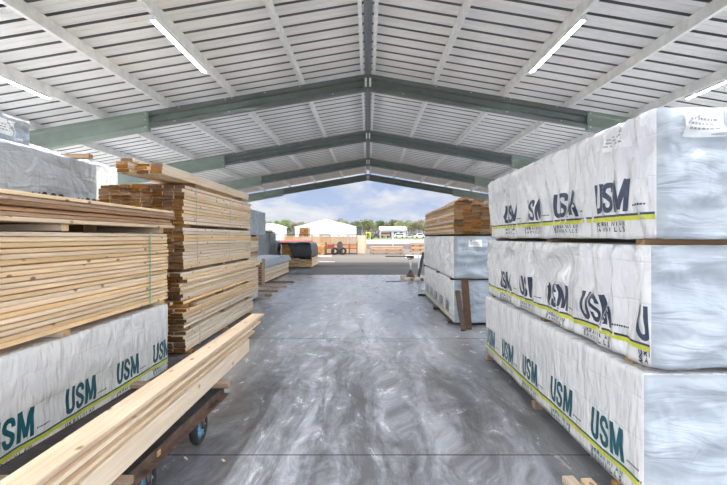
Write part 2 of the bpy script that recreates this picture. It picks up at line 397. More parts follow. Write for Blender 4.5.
# ------------------------------------------------------------------ plastic-wrapped packs
class Wrap:
    """plastic sheet round a pack: a closed loop of four sides with a top; faces w(-x) s(-y) e(+x) n(+y)"""
    def __init__(s, x0, x1, y0, y1, z0, z1, amp=.012, seed=0, step=.035, drape=1.0, hem=.012, vstep=.03):
        s.b = (x0, x1, y0, y1, z0, z1)
        nx = max(2, int((x1-x0)/step)); ny = max(2, int((y1-y0)/step)); nz = max(2, int((z1-z0)/vstep)); s.nz = nz
        cols = []   # (face, a, base xy, normal)
        for i in range(ny): cols.append(('w', y1+(y0-y1)*i/ny, (x0, y1+(y0-y1)*i/ny), (-1, 0)))
        for i in range(nx): cols.append(('s', x0+(x1-x0)*i/nx, (x0+(x1-x0)*i/nx, y0), (0, -1)))
        for i in range(ny): cols.append(('e', y0+(y1-y0)*i/ny, (x1, y0+(y1-y0)*i/ny), (1, 0)))
        for i in range(nx): cols.append(('n', x1+(x0-x1)*i/nx, (x1+(x0-x1)*i/nx, y1), (0, 1)))
        n = len(cols); s.n = n
        s.start = {'w': 0, 's': ny, 'e': ny+nx, 'n': 2*ny+nx}; s.cnt = {'w': ny, 's': nx, 'e': ny, 'n': nx}
        G = []
        for c in range(n):
            f, a, (bx, by), (nx_, ny_) = cols[c]
            corner = (c in s.start.values())
            if corner:
                pf = cols[c-1][3]; nx_, ny_ = (nx_+pf[0]), (ny_+pf[1])
            ln = s.b[3]-s.b[2] if f in 'we' else s.b[1]-s.b[0]
            along = (a-(s.b[2] if f in 'we' else s.b[0]))
            edge = min(along, ln-along)
            row = []
            for k in range(nz+1):
                v = k/nz; z = z0+(z1-z0)*v
                o = Vector((seed*7.3, {'w': 0, 's': 13, 'e': 29, 'n': 41}[f], seed*1.7))
                if f in 'we':
                    q = noise.noise(Vector((a*1.3, v*1.5, 3.1))+o)
                    w1 = 1-abs(noise.noise(Vector((a*6.5+q*2.2+v*.8, v*1.1+q, 0))+o))*(3.2 if drape > .9 else 2.0)
                    w2 = 1-abs(noise.noise(Vector((a*2.2+v*1.8, v*2.6-a*.6, 7))+o))*2.0
                    w = drape*w1*(.22+.78*v)*(1.35 if drape > .9 else .8)+(.2 if drape > .9 else .45)*w2
                else:
                    q = noise.noise(Vector((a*1.1, v*1.2, 9.7))+o)
                    w1 = 1-abs(noise.noise(Vector((a*1.3+v*1.9+q, v*4.6-a*1.8+q*1.5, 0))+o))*2.0
                    w2 = 1-abs(noise.noise(Vector((a*2.8-v*1.4, v*5.5+a*2.0+q, 5))+o))*2.0
                    w = .75*w1+.45*w2
                d = (2.1 if f in 'we' else 3.2)*amp*w*min(1, (1-v)/.1+.25)
                if corner: d = amp*.5*w2*.5-.006
                d *= min(1, edge/.06+.35)
                zz = z
                if k == 0: zz += hem*noise.noise(Vector((a*3.1, 2.2, seed))+o)
                row.append(Vector((bx+nx_*d, by+ny_*d, zz)))
            G.append(row)
        s.G = G
    def mesh(s, name, mat, ends='wrap_end'):
        x0, x1, y0, y1, z0, z1 = s.b; n, nz = s.n, s.nz
        V = []; Fc = []
        for row in s.G: V += [tuple(p) for p in row]
        for c in range(n):
            c2 = (c+1) % n
            for k in range(nz):
                Fc.append((c*(nz+1)+k, c2*(nz+1)+k, c2*(nz+1)+k+1, c*(nz+1)+k+1))
        def ring(z, ins):
            i = len(V); cx, cy = (x0+x1)/2, (y0+y1)/2
            for c in range(n):
                p = s.G[c][nz]; dx = cx-p.x; dy = cy-p.y
                V.append((p.x+max(-ins, min(ins, dx)), p.y+max(-ins, min(ins, dy)), z)); 
            return i
        r1 = ring(z1+.004, .03)
        for c in range(n):
            c2 = (c+1) % n
            Fc.append((c*(nz+1)+nz, c2*(nz+1)+nz, r1+c2, r1+c))
        Fc.append(tuple(r1+c for c in range(n)))
        b = len(V)
        for c in range(n):
            p = s.G[c][0]; dx = (x0+x1)/2-p.x; dy = (y0+y1)/2-p.y
            V.append((p.x+max(-.03, min(.03, dx)), p.y+max(-.03, min(.03, dy)), z0+.012))
        for c in range(n):
            c2 = (c+1) % n
            Fc.append((c2*(nz+1), c*(nz+1), b+c, b+c2))
        Fc.append(tuple(b+c for c in reversed(range(n))))
        me = bpy.data.meshes.new(name); me.from_pydata(V, [], Fc); me.update()
        me.materials.append(M[mat])
        if mat == 'wrap':                       # end faces take a greyer tone than the white sides
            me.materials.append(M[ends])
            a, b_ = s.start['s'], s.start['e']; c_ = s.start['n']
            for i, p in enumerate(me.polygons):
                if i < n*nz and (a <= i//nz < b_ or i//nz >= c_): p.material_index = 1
        me.polygons.foreach_set('use_smooth', [len(p.vertices) == 4 for p in me.polygons])
        return me
    def at(s, face, off=.0025):
        """surface lookup: (a, z) -> world point just proud of the sheet"""
        x0, x1, y0, y1, z0, z1 = s.b
        nrm = {'w': Vector((-1, 0, 0)), 's': Vector((0, -1, 0)), 'e': Vector((1, 0, 0)), 'n': Vector((0, 1, 0))}[face]
        st, cn = s.start[face], s.cnt[face]
        def fn(a, z):
            t = {'w': (y1-a)/(y1-y0), 'e': (a-y0)/(y1-y0), 's': (a-x0)/(x1-x0), 'n': (x1-a)/(x1-x0)}[face]*cn
            t = min(max(t, 0), cn-1e-4); i = int(t); ft = t-i
            u = min(max((z-z0)/(z1-z0)*s.nz, 0), s.nz-1e-4); k = int(u); fu = u-k
            A = s.G[st+i]; B = s.G[(st+i+1) % s.n]
            return (A[k]*(1-ft)+B[k]*ft)*(1-fu)+(A[k+1]*(1-ft)+B[k+1]*ft)*fu+nrm*off
        return fn
def logos(wrap, wobj, face, starts, z, ink='teal', width=.41, height=.20, caption=True, sgn=1):
    """USM marks reading along the face; starts: coordinate of each mark's left edge as read; sgn: +1 when reading runs towards +a"""
    fn = wrap.at(face)
    x0, x1, y0, y1, z0, z1 = wrap.b
    lo, hi = y0+.012, y1-.012
    st = MB(); yl = MB()
    n = 110
    for mb, za, zb in ((st, z-.016, z-.002), (yl, z-.044, z-.016)):
        for i in range(n):
            a, b = lo+(hi-lo)*i/n, lo+(hi-lo)*(i+1)/n
            zm = (za+zb)/2
            mb.face((fn(a, za), fn(b, za), fn(b, zm), fn(a, zm))); mb.face((fn(a, zm), fn(b, zm), fn(b, zb), fn(a, zb)))
    st.obj('dark_stripe', ink, wobj); yl.obj('yellow_stripe', 'yellow', wobj)
    fc = wrap.at(face, .0045)
    for s0 in starts:
        mb = MB(); tot = .62+.08+.62+.1+.86; kx = width/tot
        x = 0
        for ch, gap in (('U', .08), ('S', .1), ('M', 0)):
            w, sw, strokes = HEAVY[ch]
            for kind, pts in strokes:
                pts = catmull(pts, 3) if kind == 'c' else pts
                P = []
                wd = sw*kx*1.02
                P = [(x*kx+p[0]*kx, p[1]*height) for p in pts]
                g = lambda a, v: fn(min(max(s0+sgn*a, lo), hi), z+.012+v)
                stroke(mb, P, wd, g, 3)
            x += w+gap
        # small line of lettering at the right foot of the mark
        g = lambda a, v: fn(min(max(s0+sgn*a, lo), hi), z+.012+v)
        mb.obj('printed_logo', ink, wobj); mb = MB()
        xx = width+.03
        while xx < width+.16:
            l = random.uniform(.006, .012); stroke(mb, [(xx, .035), (xx+l, .035)], random.uniform(.008, .013), g, 1); xx += l+.004
        mb.obj('small_lettering', ink, wobj)
        if caption:
            cb = MB(); g = lambda a, v: fc(min(max(s0+sgn*a, lo), hi), z+.012+v)
            for word, zz in (('UKRAINIAN', -.086), ('SAWMILLS', -.121)):
                step = width/9.0; x = .0
                for ch in word:
                    for sg in THIN[ch]:
                        stroke(cb, [(x+p[0]*.034, zz+p[1]*.026) for p in sg], .0080, g, 1)
                    x += step if word == 'UKRAINIAN' else step*9/8
            cb.obj('printed_caption', ink, wobj)
def sheet_label(wrap, wobj, face, a0, a1, za, zb, marks=True):
    fn = wrap.at(face, .004); mb = MB(); n = 6
    for i in range(n):
        for j in range(n):
            p = lambda ii, jj: fn(a0+(a1-a0)*ii/n, za+(zb-za)*jj/n)
            mb.face((p(i, j), p(i+1, j), p(i+1, j+1), p(i, j+1)))
    o = mb.obj('paper_label', 'paper', wobj)
    fn2 = wrap.at(face, .0055); k = MB()
    for r in range(3):
        x = .12
        while x < .8:
            l = random.uniform(.04, .1)
            stroke(k, [(a0+(a1-a0)*x, za+(zb-za)*(.3+.17*r)), (a0+(a1-a0)*(x+l), za+(zb-za)*(.3+.17*r))], .012, fn2, 1); x += l+.03
    stroke(k, [(a0+(a1-a0)*.08, za+(zb-za)*.88), (a0+(a1-a0)*.24, za+(zb-za)*.88)], .03, fn2, 2)
    k.obj('print', 'grey_ink', wobj)
    return o
def wrapped_pack(label, x0, x1, y0, y1, z0, z1, mat='wrap', ends='wrap_end', seed=0, amp=.012, drape=1.0, group=None, step=.024, hem=.012):
    t = empty('wrapped_lumber_pack', label, 'wrapped pack', ((x0+x1)/2, (y0+y1)/2, z0), group)
    w = Wrap(x0, x1, y0, y1, z0, z1, amp, seed, step, drape, hem)
    me = w.mesh('plastic_wrap', mat, ends)
    c = ORG[t.name]
    for v in me.vertices: v.co -= c
    o = link('plastic_wrap', me, t, c)
    return t, w, o

# ------------------------------------------------------------------ the shed
SL = .17; RT0 = 5.27; PUR = .18; HALF = 9.0
def RT(x): return RT0-SL*abs(x)
FR = [5.25, 11.1, 16.95, 22.8, 28.65]
# floor and grounds
def slab(name, x0, x1, y0, y1, z0, z1, mat):
    m = MB(); m.box((x0, y0, z0), (x1, y1, z1)); me = m.mesh(name, mat)
    return struct(link(name, me))
slab('floor', -10.0, 10.0, -7, 19.9, -.3, 0, 'concrete')
slab('asphalt_ground', -60, 60, 19.9, 25.2, -.3, -.008, 'asphalt')
slab('gravel_ground', -60, 60, 25.2, 62, -.3, -.012, 'gravel')
slab('soil_ground', -200, 200, 62, 112, -.3, -.02, 'soil')
for x0, x1 in ((-60, -34), (34, 60)): slab('gravel_ground', x0, x1, -60, 19.9, -.3, -.012, 'gravel')
for x0, x1 in ((-34, -10), (10, 34)): slab('bounce_ground', x0, x1, -7, 19.9, -.3, -.006, 'pale_bounce')  # unseen pale ground added at both sides to bounce light onto the roof
for x0, x1 in ((-34, -10), (10, 34)): slab('gravel_ground', x0, x1, -60, -7, -.3, -.012, 'gravel')
slab('gravel_ground', -10, 10, -60, -7, -.3, -.012, 'gravel')
m = MB()
nx, ny = 40, 16
def fz(x, y): return -.02+2.2*min(1, max(0, (y-112)/128))
for i in range(nx):
    for j in range(ny):
        xs = [-320+640*(i+a)/nx for a in (0, 1)]; ys = [112+320*(j+a)/ny for a in (0, 1)]
        m.face([(xs[0], ys[0], fz(0, ys[0])), (xs[1], ys[0], fz(0, ys[0])), (xs[1], ys[1], fz(0, ys[1])), (xs[0], ys[1], fz(0, ys[1]))])
struct(link('field_ground', m.mesh('field_ground', 'grass')))
# roof sheets
prof = []
y = -6.7; Y1 = 29.0; P_ = .4
while y < Y1:
    prof += [(y, 0), (y+.085, 0), (y+.095, .007), (y+.115, .007), (y+.125, 0), (y+.225, 0), (y+.235, .007), (y+.255, .007), (y+.265, 0),
             (y+.30, 0), (y+.315, .075), (y+.365, .075), (y+.38, 0)]
    y += P_
prof.append((y, 0))
for nm, sg in (('ceiling_left', -1), ('ceiling_right', 1)):
    m = MB(); xa, xb = sg*.075, sg*(HALF+.25)
    segs = 6
    for q in range(segs):
        u, w = xa+(xb-xa)*q/segs, xa+(xb-xa)*(q+1)/segs
        for i in range(len(prof)-1):
            (ya, ha), (yb, hb) = prof[i], prof[i+1]
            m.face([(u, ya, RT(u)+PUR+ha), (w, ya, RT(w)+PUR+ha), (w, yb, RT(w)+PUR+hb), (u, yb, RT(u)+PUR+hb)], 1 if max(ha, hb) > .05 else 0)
    o = m.obj(nm, ['roof', 'rib_shade']); struct(o)
m = MB(); zc = RT0+PUR+.082
for sg in (-1, 1):
    m.face([(0, -6.7, zc+.012), (sg*.3, -6.7, zc-.3*SL+.012), (sg*.3, Y1, zc-.3*SL+.012), (0, Y1, zc+.012)])
struct(m.obj('trim_1', 'ridge_steel'))
# steel frames
Cpro = [(-.055, -.055), (-.055, 0), (.055, 0), (.055, -.38), (-.055, -.38), (-.055, -.30), (-.02, -.265), (.02, -.25), (.02, -.12), (-.046, -.10), (-.046, -.055)]
def frame(Y, label):
    t = empty('steel_portal_frame', label, 'roof frame', (0, Y, 0), 'portal frames under the roof')
    for sg in (-1, 1):
        m = MB(); xs = (sg*.012, sg*5.15)
        n = len(Cpro); 
        for x in xs:
            for a, b in Cpro: m.v.append((x, Y+a, RT(x)+b))
        for k in range(n):
            k2 = (k+1) % n; m.f.append((k, k2, n+k2, n+k)); m.m.append(0); m.sm.append(False)
        m.f.append(tuple(range(n))); m.f.append(tuple(range(n, 2*n))); m.m += [0, 0]; m.sm += [False, False]
        m.obj('rafter', 'green_steel', t)
        s = MB(); xi, xo = sg*5.0, sg*HALF
        for x, dp in ((xi, .43), (xo, .50)):
            for a, b in ((-.075, .004), (.075, .004), (.075, -dp), (-.075, -dp), (-.075, -dp+.09), (-.062, -dp+.13), (-.062, -.11), (-.075, -.07)): s.v.append((x, Y+a, RT(x)+b))
        n = 8
        for k in range(n):
            k2 = (k+1) % n; s.f.append((k, k2, n+k2, n+k)); s.m.append(0); s.sm.append(False)
        s.f.append(tuple(range(n))); s.f.append(tuple(range(n, 2*n))); s.m += [0, 0]; s.sm += [False, False]
        s.obj('haunch_sleeve', 'lit_green', t)
        c = MB(); xx = sg*(HALF-.12)
        c.box((xx-.12, Y-.07, .012), (xx+.12, Y+.07, RT(HALF)-.1)); c.box((xx-.17, Y-.12, 0), (xx+.17, Y+.12, .012))
        c.obj('column', 'green_steel', t)
        def bolt(x, b, y=-.058, r=.011):
            k = MB(); k.cyl((x, Y+y, RT(x)+b), (x, Y+y-.012, RT(x)+b), r, 6, smooth=False); k.obj('bolt', 'bolt', t)
        for x in (1.55, 2.35, 3.1, 3.25, 4.3): bolt(sg*x, -.03); 
        for x in (.8, 3.17, 4.4): bolt(sg*x, -.33)
        for b in (-.05, -.2, -.36):
            bolt(sg*5.06, b, -.078)
    g = MB(); g.box((-.11, Y-.064, RT0-.36), (.11, Y-.0555, RT0-.02)); g.obj('ridge_plate', 'green_steel', t)
    for sg in (-1, 1):
        a = MB(); a.box((sg*.05-.022, Y-.074, RT0-.30), (sg*.05+.022, Y-.064, RT0-.10)); a.obj('cleat', 'galv_bright', t)
        for b in (-.13, -.2, -.27):
            k = MB(); k.cyl((sg*.05, Y-.074, RT0+b), (sg*.05, Y-.09, RT0+b), .013, 6, smooth=False); k.obj('bolt', 'bolt', t)
    return t
for Y, w in zip(FR, ('nearest the viewer, high at the frame top', 'first fully visible from the front', 'second visible from the front', 'third visible, one bay inside the far opening', 'framing the far opening against the sky')):
    frame(Y, 'dark green steel rafter pair '+w)
# purlins
XS = [.135, 1.51, 3.09, 4.58, 6.06, 7.6, 8.85]
def purlin_mesh(sg, l, mat):
    c = [(0, 0), (.065, 0), (.065, .028), (.059, .028), (.059, .006), (.006, .006), (.006, PUR-.006), (.059, PUR-.006), (.059, PUR-.028), (.065, PUR-.028), (.065, PUR), (0, PUR)]
    m = MB(); m.prism([(a*sg-.0325*sg, b) for a, b in c], (0, -l/2, 0), (0, l/2, 0), (0, 0, 1)); return m.mesh('purlin', mat)
bays = ['second roof bay, nearest in view', 'third roof bay from the viewer', 'fourth roof bay from the viewer', 'last roof bay by the far opening']
order = ['beside the ridge', 'first', 'second', 'third', 'fourth', 'fifth', 'outermost at the eave']
pm = {sg: purlin_mesh(sg, 5.85, 'galv') for sg in (-1, 1)}
pr = {sg: purlin_mesh(sg, 5.85, 'galv_bright') for sg in (-1, 1)}
for b in range(4):
    Yc = (FR[b]+FR[b+1])/2
    for i, x in enumerate(XS):
        for sg in (-1, 1):
            side = 'left' if sg < 0 else 'right'
            lab = f'galvanised purlin {order[i]} on the {side}, {bays[b]}' if i in (0, 6) else f'galvanised purlin, {order[i]} {side} of the ridge, {bays[b]}'
            o = link('roof_purlin', (pr if i == 0 else pm)[sg], None, (sg*x, Yc, RT(x)))
            tag(o, lab, 'purlin', 'steel purlins under the roof sheets')
# strip lights fixed along purlins; fifth-purlin ones are added, hidden fill for far bays
BAYN = {8.12: 'bay ahead', 2.3: 'bay overhead', -3.55: 'bay behind the viewer', 14.0: 'third bay', 19.9: 'fourth bay', 25.7: 'last bay'}
for x, wh in ((-3.09, 'second purlin left of the ridge'), (3.09, 'second purlin right of the ridge'), (-6.06, 'fourth purlin on the left'), (6.06, 'fourth purlin on the right'), (-7.6, 'fifth purlin on the left, added hidden fill'), (7.6, 'fifth purlin on the right, added hidden fill')):
    for Yc in BAYN:
        if (Yc > 9) != (abs(x) > 7) or (Yc == 14.0 and x < 0): continue
        sg = 1 if x > 0 else -1
        z = RT(x); t = empty('strip_light', f'white strip light under the {wh}, {BAYN[Yc]}', 'lamp', (x, Yc, z), 'strip lights along the purlins')
        xx = x+sg*.02
        hw = .034; hl = 1.12
        m = MB(); m.box((xx-hw, Yc-hl, z-.02), (xx+hw, Yc+hl, z-.0005))
        for e in (-1, 1): m.prism([(0, 0), (.004, 0), (.004, .062), (0, .062)], (xx+e*hw-.002, Yc-hl, z-.064), (xx+e*hw-.002, Yc+hl, z-.064), (0, 0, 1))
        m.obj('housing', 'white_metal', t)
        m = MB(); m.box((xx-hw+.007, Yc-hl+.02, z-.052), (xx+hw-.007, Yc+hl-.02, z-.0205)); m.obj('diffuser', 'diffuser', t)
        for e in (-1, 1):
            m = MB(); m.box((xx-hw-.002, Yc+e*hl-.012, z-.066), (xx+hw+.002, Yc+e*hl+.012, z-.0005)); m.obj('end_cap', 'white_metal', t)

# ------------------------------------------------------------------ right front stack
GR = 'white printed lumber packs on the right'
rb = 'front right stack of wrapped packs'
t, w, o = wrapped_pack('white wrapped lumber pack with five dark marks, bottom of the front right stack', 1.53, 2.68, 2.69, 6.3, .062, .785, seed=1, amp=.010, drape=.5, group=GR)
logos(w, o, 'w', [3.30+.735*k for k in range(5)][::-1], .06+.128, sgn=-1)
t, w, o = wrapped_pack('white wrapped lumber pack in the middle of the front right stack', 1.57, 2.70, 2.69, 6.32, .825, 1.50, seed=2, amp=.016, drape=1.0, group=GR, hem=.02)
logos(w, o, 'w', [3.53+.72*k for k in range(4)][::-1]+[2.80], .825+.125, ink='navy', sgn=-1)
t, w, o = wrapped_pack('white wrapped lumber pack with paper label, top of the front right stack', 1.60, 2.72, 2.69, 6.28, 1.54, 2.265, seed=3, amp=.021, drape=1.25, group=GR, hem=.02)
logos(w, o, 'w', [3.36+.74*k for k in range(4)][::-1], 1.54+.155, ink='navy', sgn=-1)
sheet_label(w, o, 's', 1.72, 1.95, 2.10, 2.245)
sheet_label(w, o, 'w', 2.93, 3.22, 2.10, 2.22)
for y, nm in ((2.95, 'near end'), (4.4, 'middle'), (6.15, 'far end')):
    bearer(1.50, 2.6, y, 0, .06, mats=BEAR, label=f'brown wooden bearer on the floor under the {nm} of the front right stack', group='bearers under the right stacks')
    bearer(1.585, 2.6, y, .786, .038, mats=BEAR, label=f'wooden bearer between bottom and middle right packs, {nm}', group='bearers between the right packs')
    bearer(1.61, 2.6, y-.08, 1.502, .037, mats=BEAR, label=f'wooden bearer between middle and top right packs, {nm}', group='bearers between the right packs')
for (x, yf, w_, l, nm) in ((1.275, 3.06, .075, .95, 'leftmost'), (1.375, 3.03, .07, .85, 'middle'), (1.47, 2.86, .06, .7, 'rightmost, against the pack')):
    tag(board(x, yf-l/2, 0, w_, .045, l, GREYP, name='offcut', rz=.03), f'short brown timber offcut on the floor by the right stack, {nm}', 'offcut', 'offcuts beside the front right stack')
# ------------------------------------------------------------------ right rear stack
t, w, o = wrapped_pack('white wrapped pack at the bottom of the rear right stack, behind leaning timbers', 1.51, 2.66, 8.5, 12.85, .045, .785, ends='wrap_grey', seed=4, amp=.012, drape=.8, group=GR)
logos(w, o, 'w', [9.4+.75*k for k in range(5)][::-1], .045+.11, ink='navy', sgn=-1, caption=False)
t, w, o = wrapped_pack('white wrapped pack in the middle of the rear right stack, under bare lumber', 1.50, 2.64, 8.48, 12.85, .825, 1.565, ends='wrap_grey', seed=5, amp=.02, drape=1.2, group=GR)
sheet_label(w, o, 's', 1.75, 1.98, 1.38, 1.5)
for y, x0, nm in ((8.75, 1.44, 'near end'), (10.4, 1.40, 'middle'), (12.8, 1.32, 'far end')):
    bearer(x0, 2.6, y, 0, .045, mats=DARK, label=f'dark bearer on the floor under the {nm} of the rear right stack', group='bearers under the right stacks')
    bearer(1.47, 2.62, y-.1 if y < 9 else y, .787, .037, mats=DARK, label=f'dark bearer between the two rear right wrapped packs, {nm}', group='bearers between the right packs')
    bearer(1.50, 2.62, y, 1.571, .032, mats=DARK, label=f'dark bearer under the bare lumber of the rear right stack, {nm}', group='bearers between the right packs')
lumber_pack('bare brown lumber pack on top of the rear right stack', 1.50, 2.62, 8.45, 12.7, 1.604, 2.16, 7, 13, [OLD, ('pine', 'end_brown'), GREY], jit=.01, jy=.05)
for k, (x, y, z, rz, l, nm) in enumerate(((1.85, 10.2, 2.162, .05, 3.4, 'long'), (1.75, 9.6, 2.2015, -.03, 2.4, 'topmost'), (2.35, 9.3, 2.162, .04, 1.6, 'short'))):
    tag(board(x, y, z, .2, .038, l, OLD, rz=rz), f'{nm} loose brown board lying on the rear right lumber', 'board', 'loose boards on the rear right stack')
def leaning(x, y0, y1, h, wd, label, dx=0):
    m = MB(); m.prism([(-.028, -wd/2), (.028, -wd/2), (.028, wd/2), (-.028, wd/2)], (x, y0, .012), (x+dx, y1, h), (1, 0, 0))
    tag(m.obj('leaning_timber', 'dark_wood'), label, 'timber', 'timbers leaning on the rear right stack')
leaning(1.675, 8.10, 8.40, .81, .115, 'dark upright timber leaning on the rear right stack, the taller one')
leaning(1.572, 7.98, 8.36, .62, .075, 'dark timber leaning on the rear right stack, shorter and more tilted', -.03)

# ------------------------------------------------------------------ left front stack
t, w, o = wrapped_pack('white wrapped pack with teal marks beside the loaded cart', -3.42, -2.30, 1.95, 5.57, .045, .785, seed=6, amp=.013, drape=.7, hem=.006)
logos(w, o, 'e', [2.155+.755*k for k in range(5)], .045+.138)
for y in (2.2, 3.7, 5.43):
    bearer(-3.4, -2.33, y, 0, .044, label=('wooden bearer on the floor under the left printed pack, ' + {2.2: 'near end', 3.7: 'middle', 5.43: 'far end'}[y]), group='bearers under the left stack')
    bearer(-3.4, -2.30, y, .792, .047, mats=WHITE, label=('pale bearer between printed pack and strapped pine, ' + {2.2: 'near end', 3.7: 'middle', 5.43: 'far end'}[y]), group='bearers in the left stack')
    bearer(-3.4, -2.31, y, 1.597, .052, mats=WHITE, label=('pale bearer on the strapped pine pack, ' + {2.2: 'near end', 3.7: 'middle', 5.43: 'far end'}[y]), group='bearers in the left stack')
bearer(-3.4, -2.36, 4.12, 1.597, .052, w=.2, mats=DARK, label='dark wide bearer on the strapped pine pack', group='bearers in the left stack')
lumber_pack('clean pale pine pack with a green strap in the left front stack', -3.42, -2.30, 1.95, 5.57, .845, 1.592, 4, 20, PINE, straps=(5.1,), jit=.004)
lumber_pack('weathered mixed boards on top of the left front stack', -3.4, -2.27, 1.92, 5.64, 1.652, 1.855, 4, 6, [GREY, ('grey_board', 'end_brown'), OLD, PINEB], jit=.018, jy=.05)
# loaded cart
t = empty('lumber_cart', 'dark steel lumber cart on rubber wheels under the loose pine boards', 'cart', (-1.57, 2.6, 0))
m = MB(); m.box((-1.93, 1.2, .288), (-1.205, 4.03, .305)); m.obj('deck', 'deck_black', t)
for x in (-1.21, -1.925):
    m = MB(); s_ = 1 if x > -1.5 else -1
    m.prism([(0, 0), (.05*-s_, 0), (.05*-s_, .006), (.006*-s_, .006), (.006*-s_, .056), (0, .056)], (x+.01*s_, 4.04, .252), (x+.01*s_, 1.19, .252), (0, 0, 1)); 
    b = m.obj('side_rail', 'rust', t)
for y in (1.2, 4.01):
    m = MB(); m.box((-1.92, y, .252), (-1.21, y+.022, .287)); m.obj('end_rail', 'rust', t)
m = MB(); m.box((-1.199, 2.86, .235), (-1.189, 2.9, .29)); m.obj('side_bracket', 'end_pale', t)
def wheel(x, y, out):
    m = MB(); r = .125; ww = .028
    m.lathe((x, y, r), (1, 0, 0), [(-ww, .085), (-ww, .112), (-ww*.6, .123), (0, .125), (ww*.6, .123), (ww, .112), (ww, .085)], 28)
    wh = m.obj('wheel', 'rubber', t)
    m = MB(); m.lathe((x, y, r), (1, 0, 0), [(-ww*.9, .03), (-ww*.5, .086), (ww*.5, .086), (ww*.9, .03)], 24)
    m.cyl((x-ww, y, r), (x+ww, y, r), .03, 16)
    for k in range(6):
        a = k*math.pi/3; m.cyl((x+out*ww*.2, y+.035*math.cos(a), r+.035*math.sin(a)), (x+out*ww*.75, y+.075*math.cos(a), r+.075*math.sin(a)), .009, 6)
    m.obj('hub', 'blue', wh)
    m = MB(); m.cyl((x+out*(ww), y, r), (x+out*(ww+.015), y, r), .014, 8); m.obj('axle_nut', 'rubber', wh)
    m = MB()
    for s_ in (-1, 1):
        m.prism([(-.05, .0), (.05, 0), (.018, -.135), (-.018, -.135)], (x+s_*.034, y, .255), (x+s_*.04, y, .255), (0, 0, 1))
    m.box((x-.045, y-.06, .253), (x+.045, y+.06, .287)); m.obj('caster_fork', 'rust', t)
for y in (3.65, 2.82, 1.95):
    wheel(-1.258, y, 1); wheel(-1.90, y, -1)
t.rotation_euler.z = math.radians(-2.3); t.location.x -= .055
bearer(-1.95, -1.15, 4.02, .3055, .04, w=.085, mats=BEAR, label='brown bearer across the far end of the cart', group='bearers on the cart')
bearer(-1.95, -1.19, 2.42, .3055, .04, w=.085, mats=BEAR, label='brown bearer across the middle of the cart', group='bearers on the cart')
GC = 'loose pine boards on the cart'
z0 = .346
ords = ['rightmost, facing the aisle', 'second from the aisle', 'third from the aisle', 'fourth from the aisle', 'fifth from the aisle', 'sixth from the aisle']
for i in range(6):
    l = 4.1+[0, -.12, .1, .05, .1, 0][i]
    tag(board(-1.268-.045*i, 5.1-2.05+[.0, .04, .05, 0, .02, .03][i], z0, .0405, .135, l, WHITE), f'pine board on edge on the cart, {ords[i]}', 'board', GC)
z = z0+.136
lay = [('lowest flat layer', -1.338, 5.12, WHITE), ('second flat layer', -1.303, 5.30, PINE), ('third flat layer', -1.330, 5.52, GREYP), ('fourth flat layer', -1.296, 5.56, WHITE), ('fifth flat layer', -1.318, 5.66, PINE)]
for nm, x, ye, mm in lay:
    tag(board(x, ye-2.3, z, .135, .0225, 4.6, mm), f'thin pine board on the cart, {nm} above the boards on edge', 'board', GC)
    z += .0285
tag(board(-1.285, 5.68-2.3, z, .142, .028, 4.6, GREYP), 'wide topmost pine board of the pile on the cart', 'board', GC)

for px, py, l, nm in ((186, 459, .05, 'near the cart'), (223.5, 461, .035, 'out on the bare floor')):
    d = F*EYE/(py-CY); tag(board(PX(px, d), d, 0, .014, .008, l, WHITE, rz=.7, name='wood_chip'), f'small wood chip on the concrete, {nm}', 'wood chip')
# ------------------------------------------------------------------ left rear stack of bare lumber
XR = -2.40; XL = -3.50
MIX = [('pine', 'end_brown'), ('pine_white', 'end_brown'), ('pine', 'end_brown')]
lumber_pack('bare pine pack with brown end grain, top of the tall left stack', XL, XR, 6.3, 9.9, 1.72, 2.23, 8, 11, MIX, jit=.012, jy=.035, straps=(6.75, 8.4), strapmat='strap_clear')
lumber_pack('bare pine pack, second from the top of the tall left stack', XL, XR+.01, 6.3, 9.9, 1.13, 1.675, 8, 12, MIX, jit=.01, jy=.03, straps=(6.75, 8.3), strapmat='strap_clear')
lumber_pack('uneven pine pack, third from the top of the tall left stack', XL, XR+.0, 6.28, 10.55, .67, 1.09, 8, 9, MIX, jit=.03, jy=.12)
lumber_pack('thin pine pack, second from the floor in the tall left stack', XL, XR+.02, 6.32, 10.5, .36, .61, 7, 6, MIX, jit=.025, jy=.07, straps=(6.9,), strapmat='strap_clear')
lumber_pack('thin pale pine pack at the bottom of the tall left stack', XL, XR+.01, 6.33, 10.1, .045, .31, 7, 6, [('pine_white', 'end_brown')], jit=.012, jy=.05, straps=(6.85,), strapmat='strap_clear')
for z, h, nm in ((0, .044, 'on the floor'), (.311, .048, 'above the bottom pack'), (.611, .058, 'under the uneven pack'), (1.092, .037, 'under the second pack'), (1.677, .042, 'under the top pack')):
    for y, e in ((6.5, 'near end'), (8.1, 'middle'), (9.7, 'far end')):
        bearer(XL+.03, XR+(.06 if nm == 'on the floor' else .0), y, z, h, mats=BEAR if e != 'near end' else OLD, label=f'bearer {nm} of the tall left stack, {e}' if nm != 'on the floor' else f'bearer on the floor under the tall left stack, {e}', group='bearers in the tall left stack')
for k, (yn, l) in enumerate(((6.2, 2.9),)):
    pass
# sloping boards in the gap
tag(board(XR-.06, 8.0, 1.10, .0, .0, .0) if False else board(XR+.045, 8.3, .628, .05, .022, 3.4, WHITE), 'thin pale stick sticking out of the tall left stack', 'board')
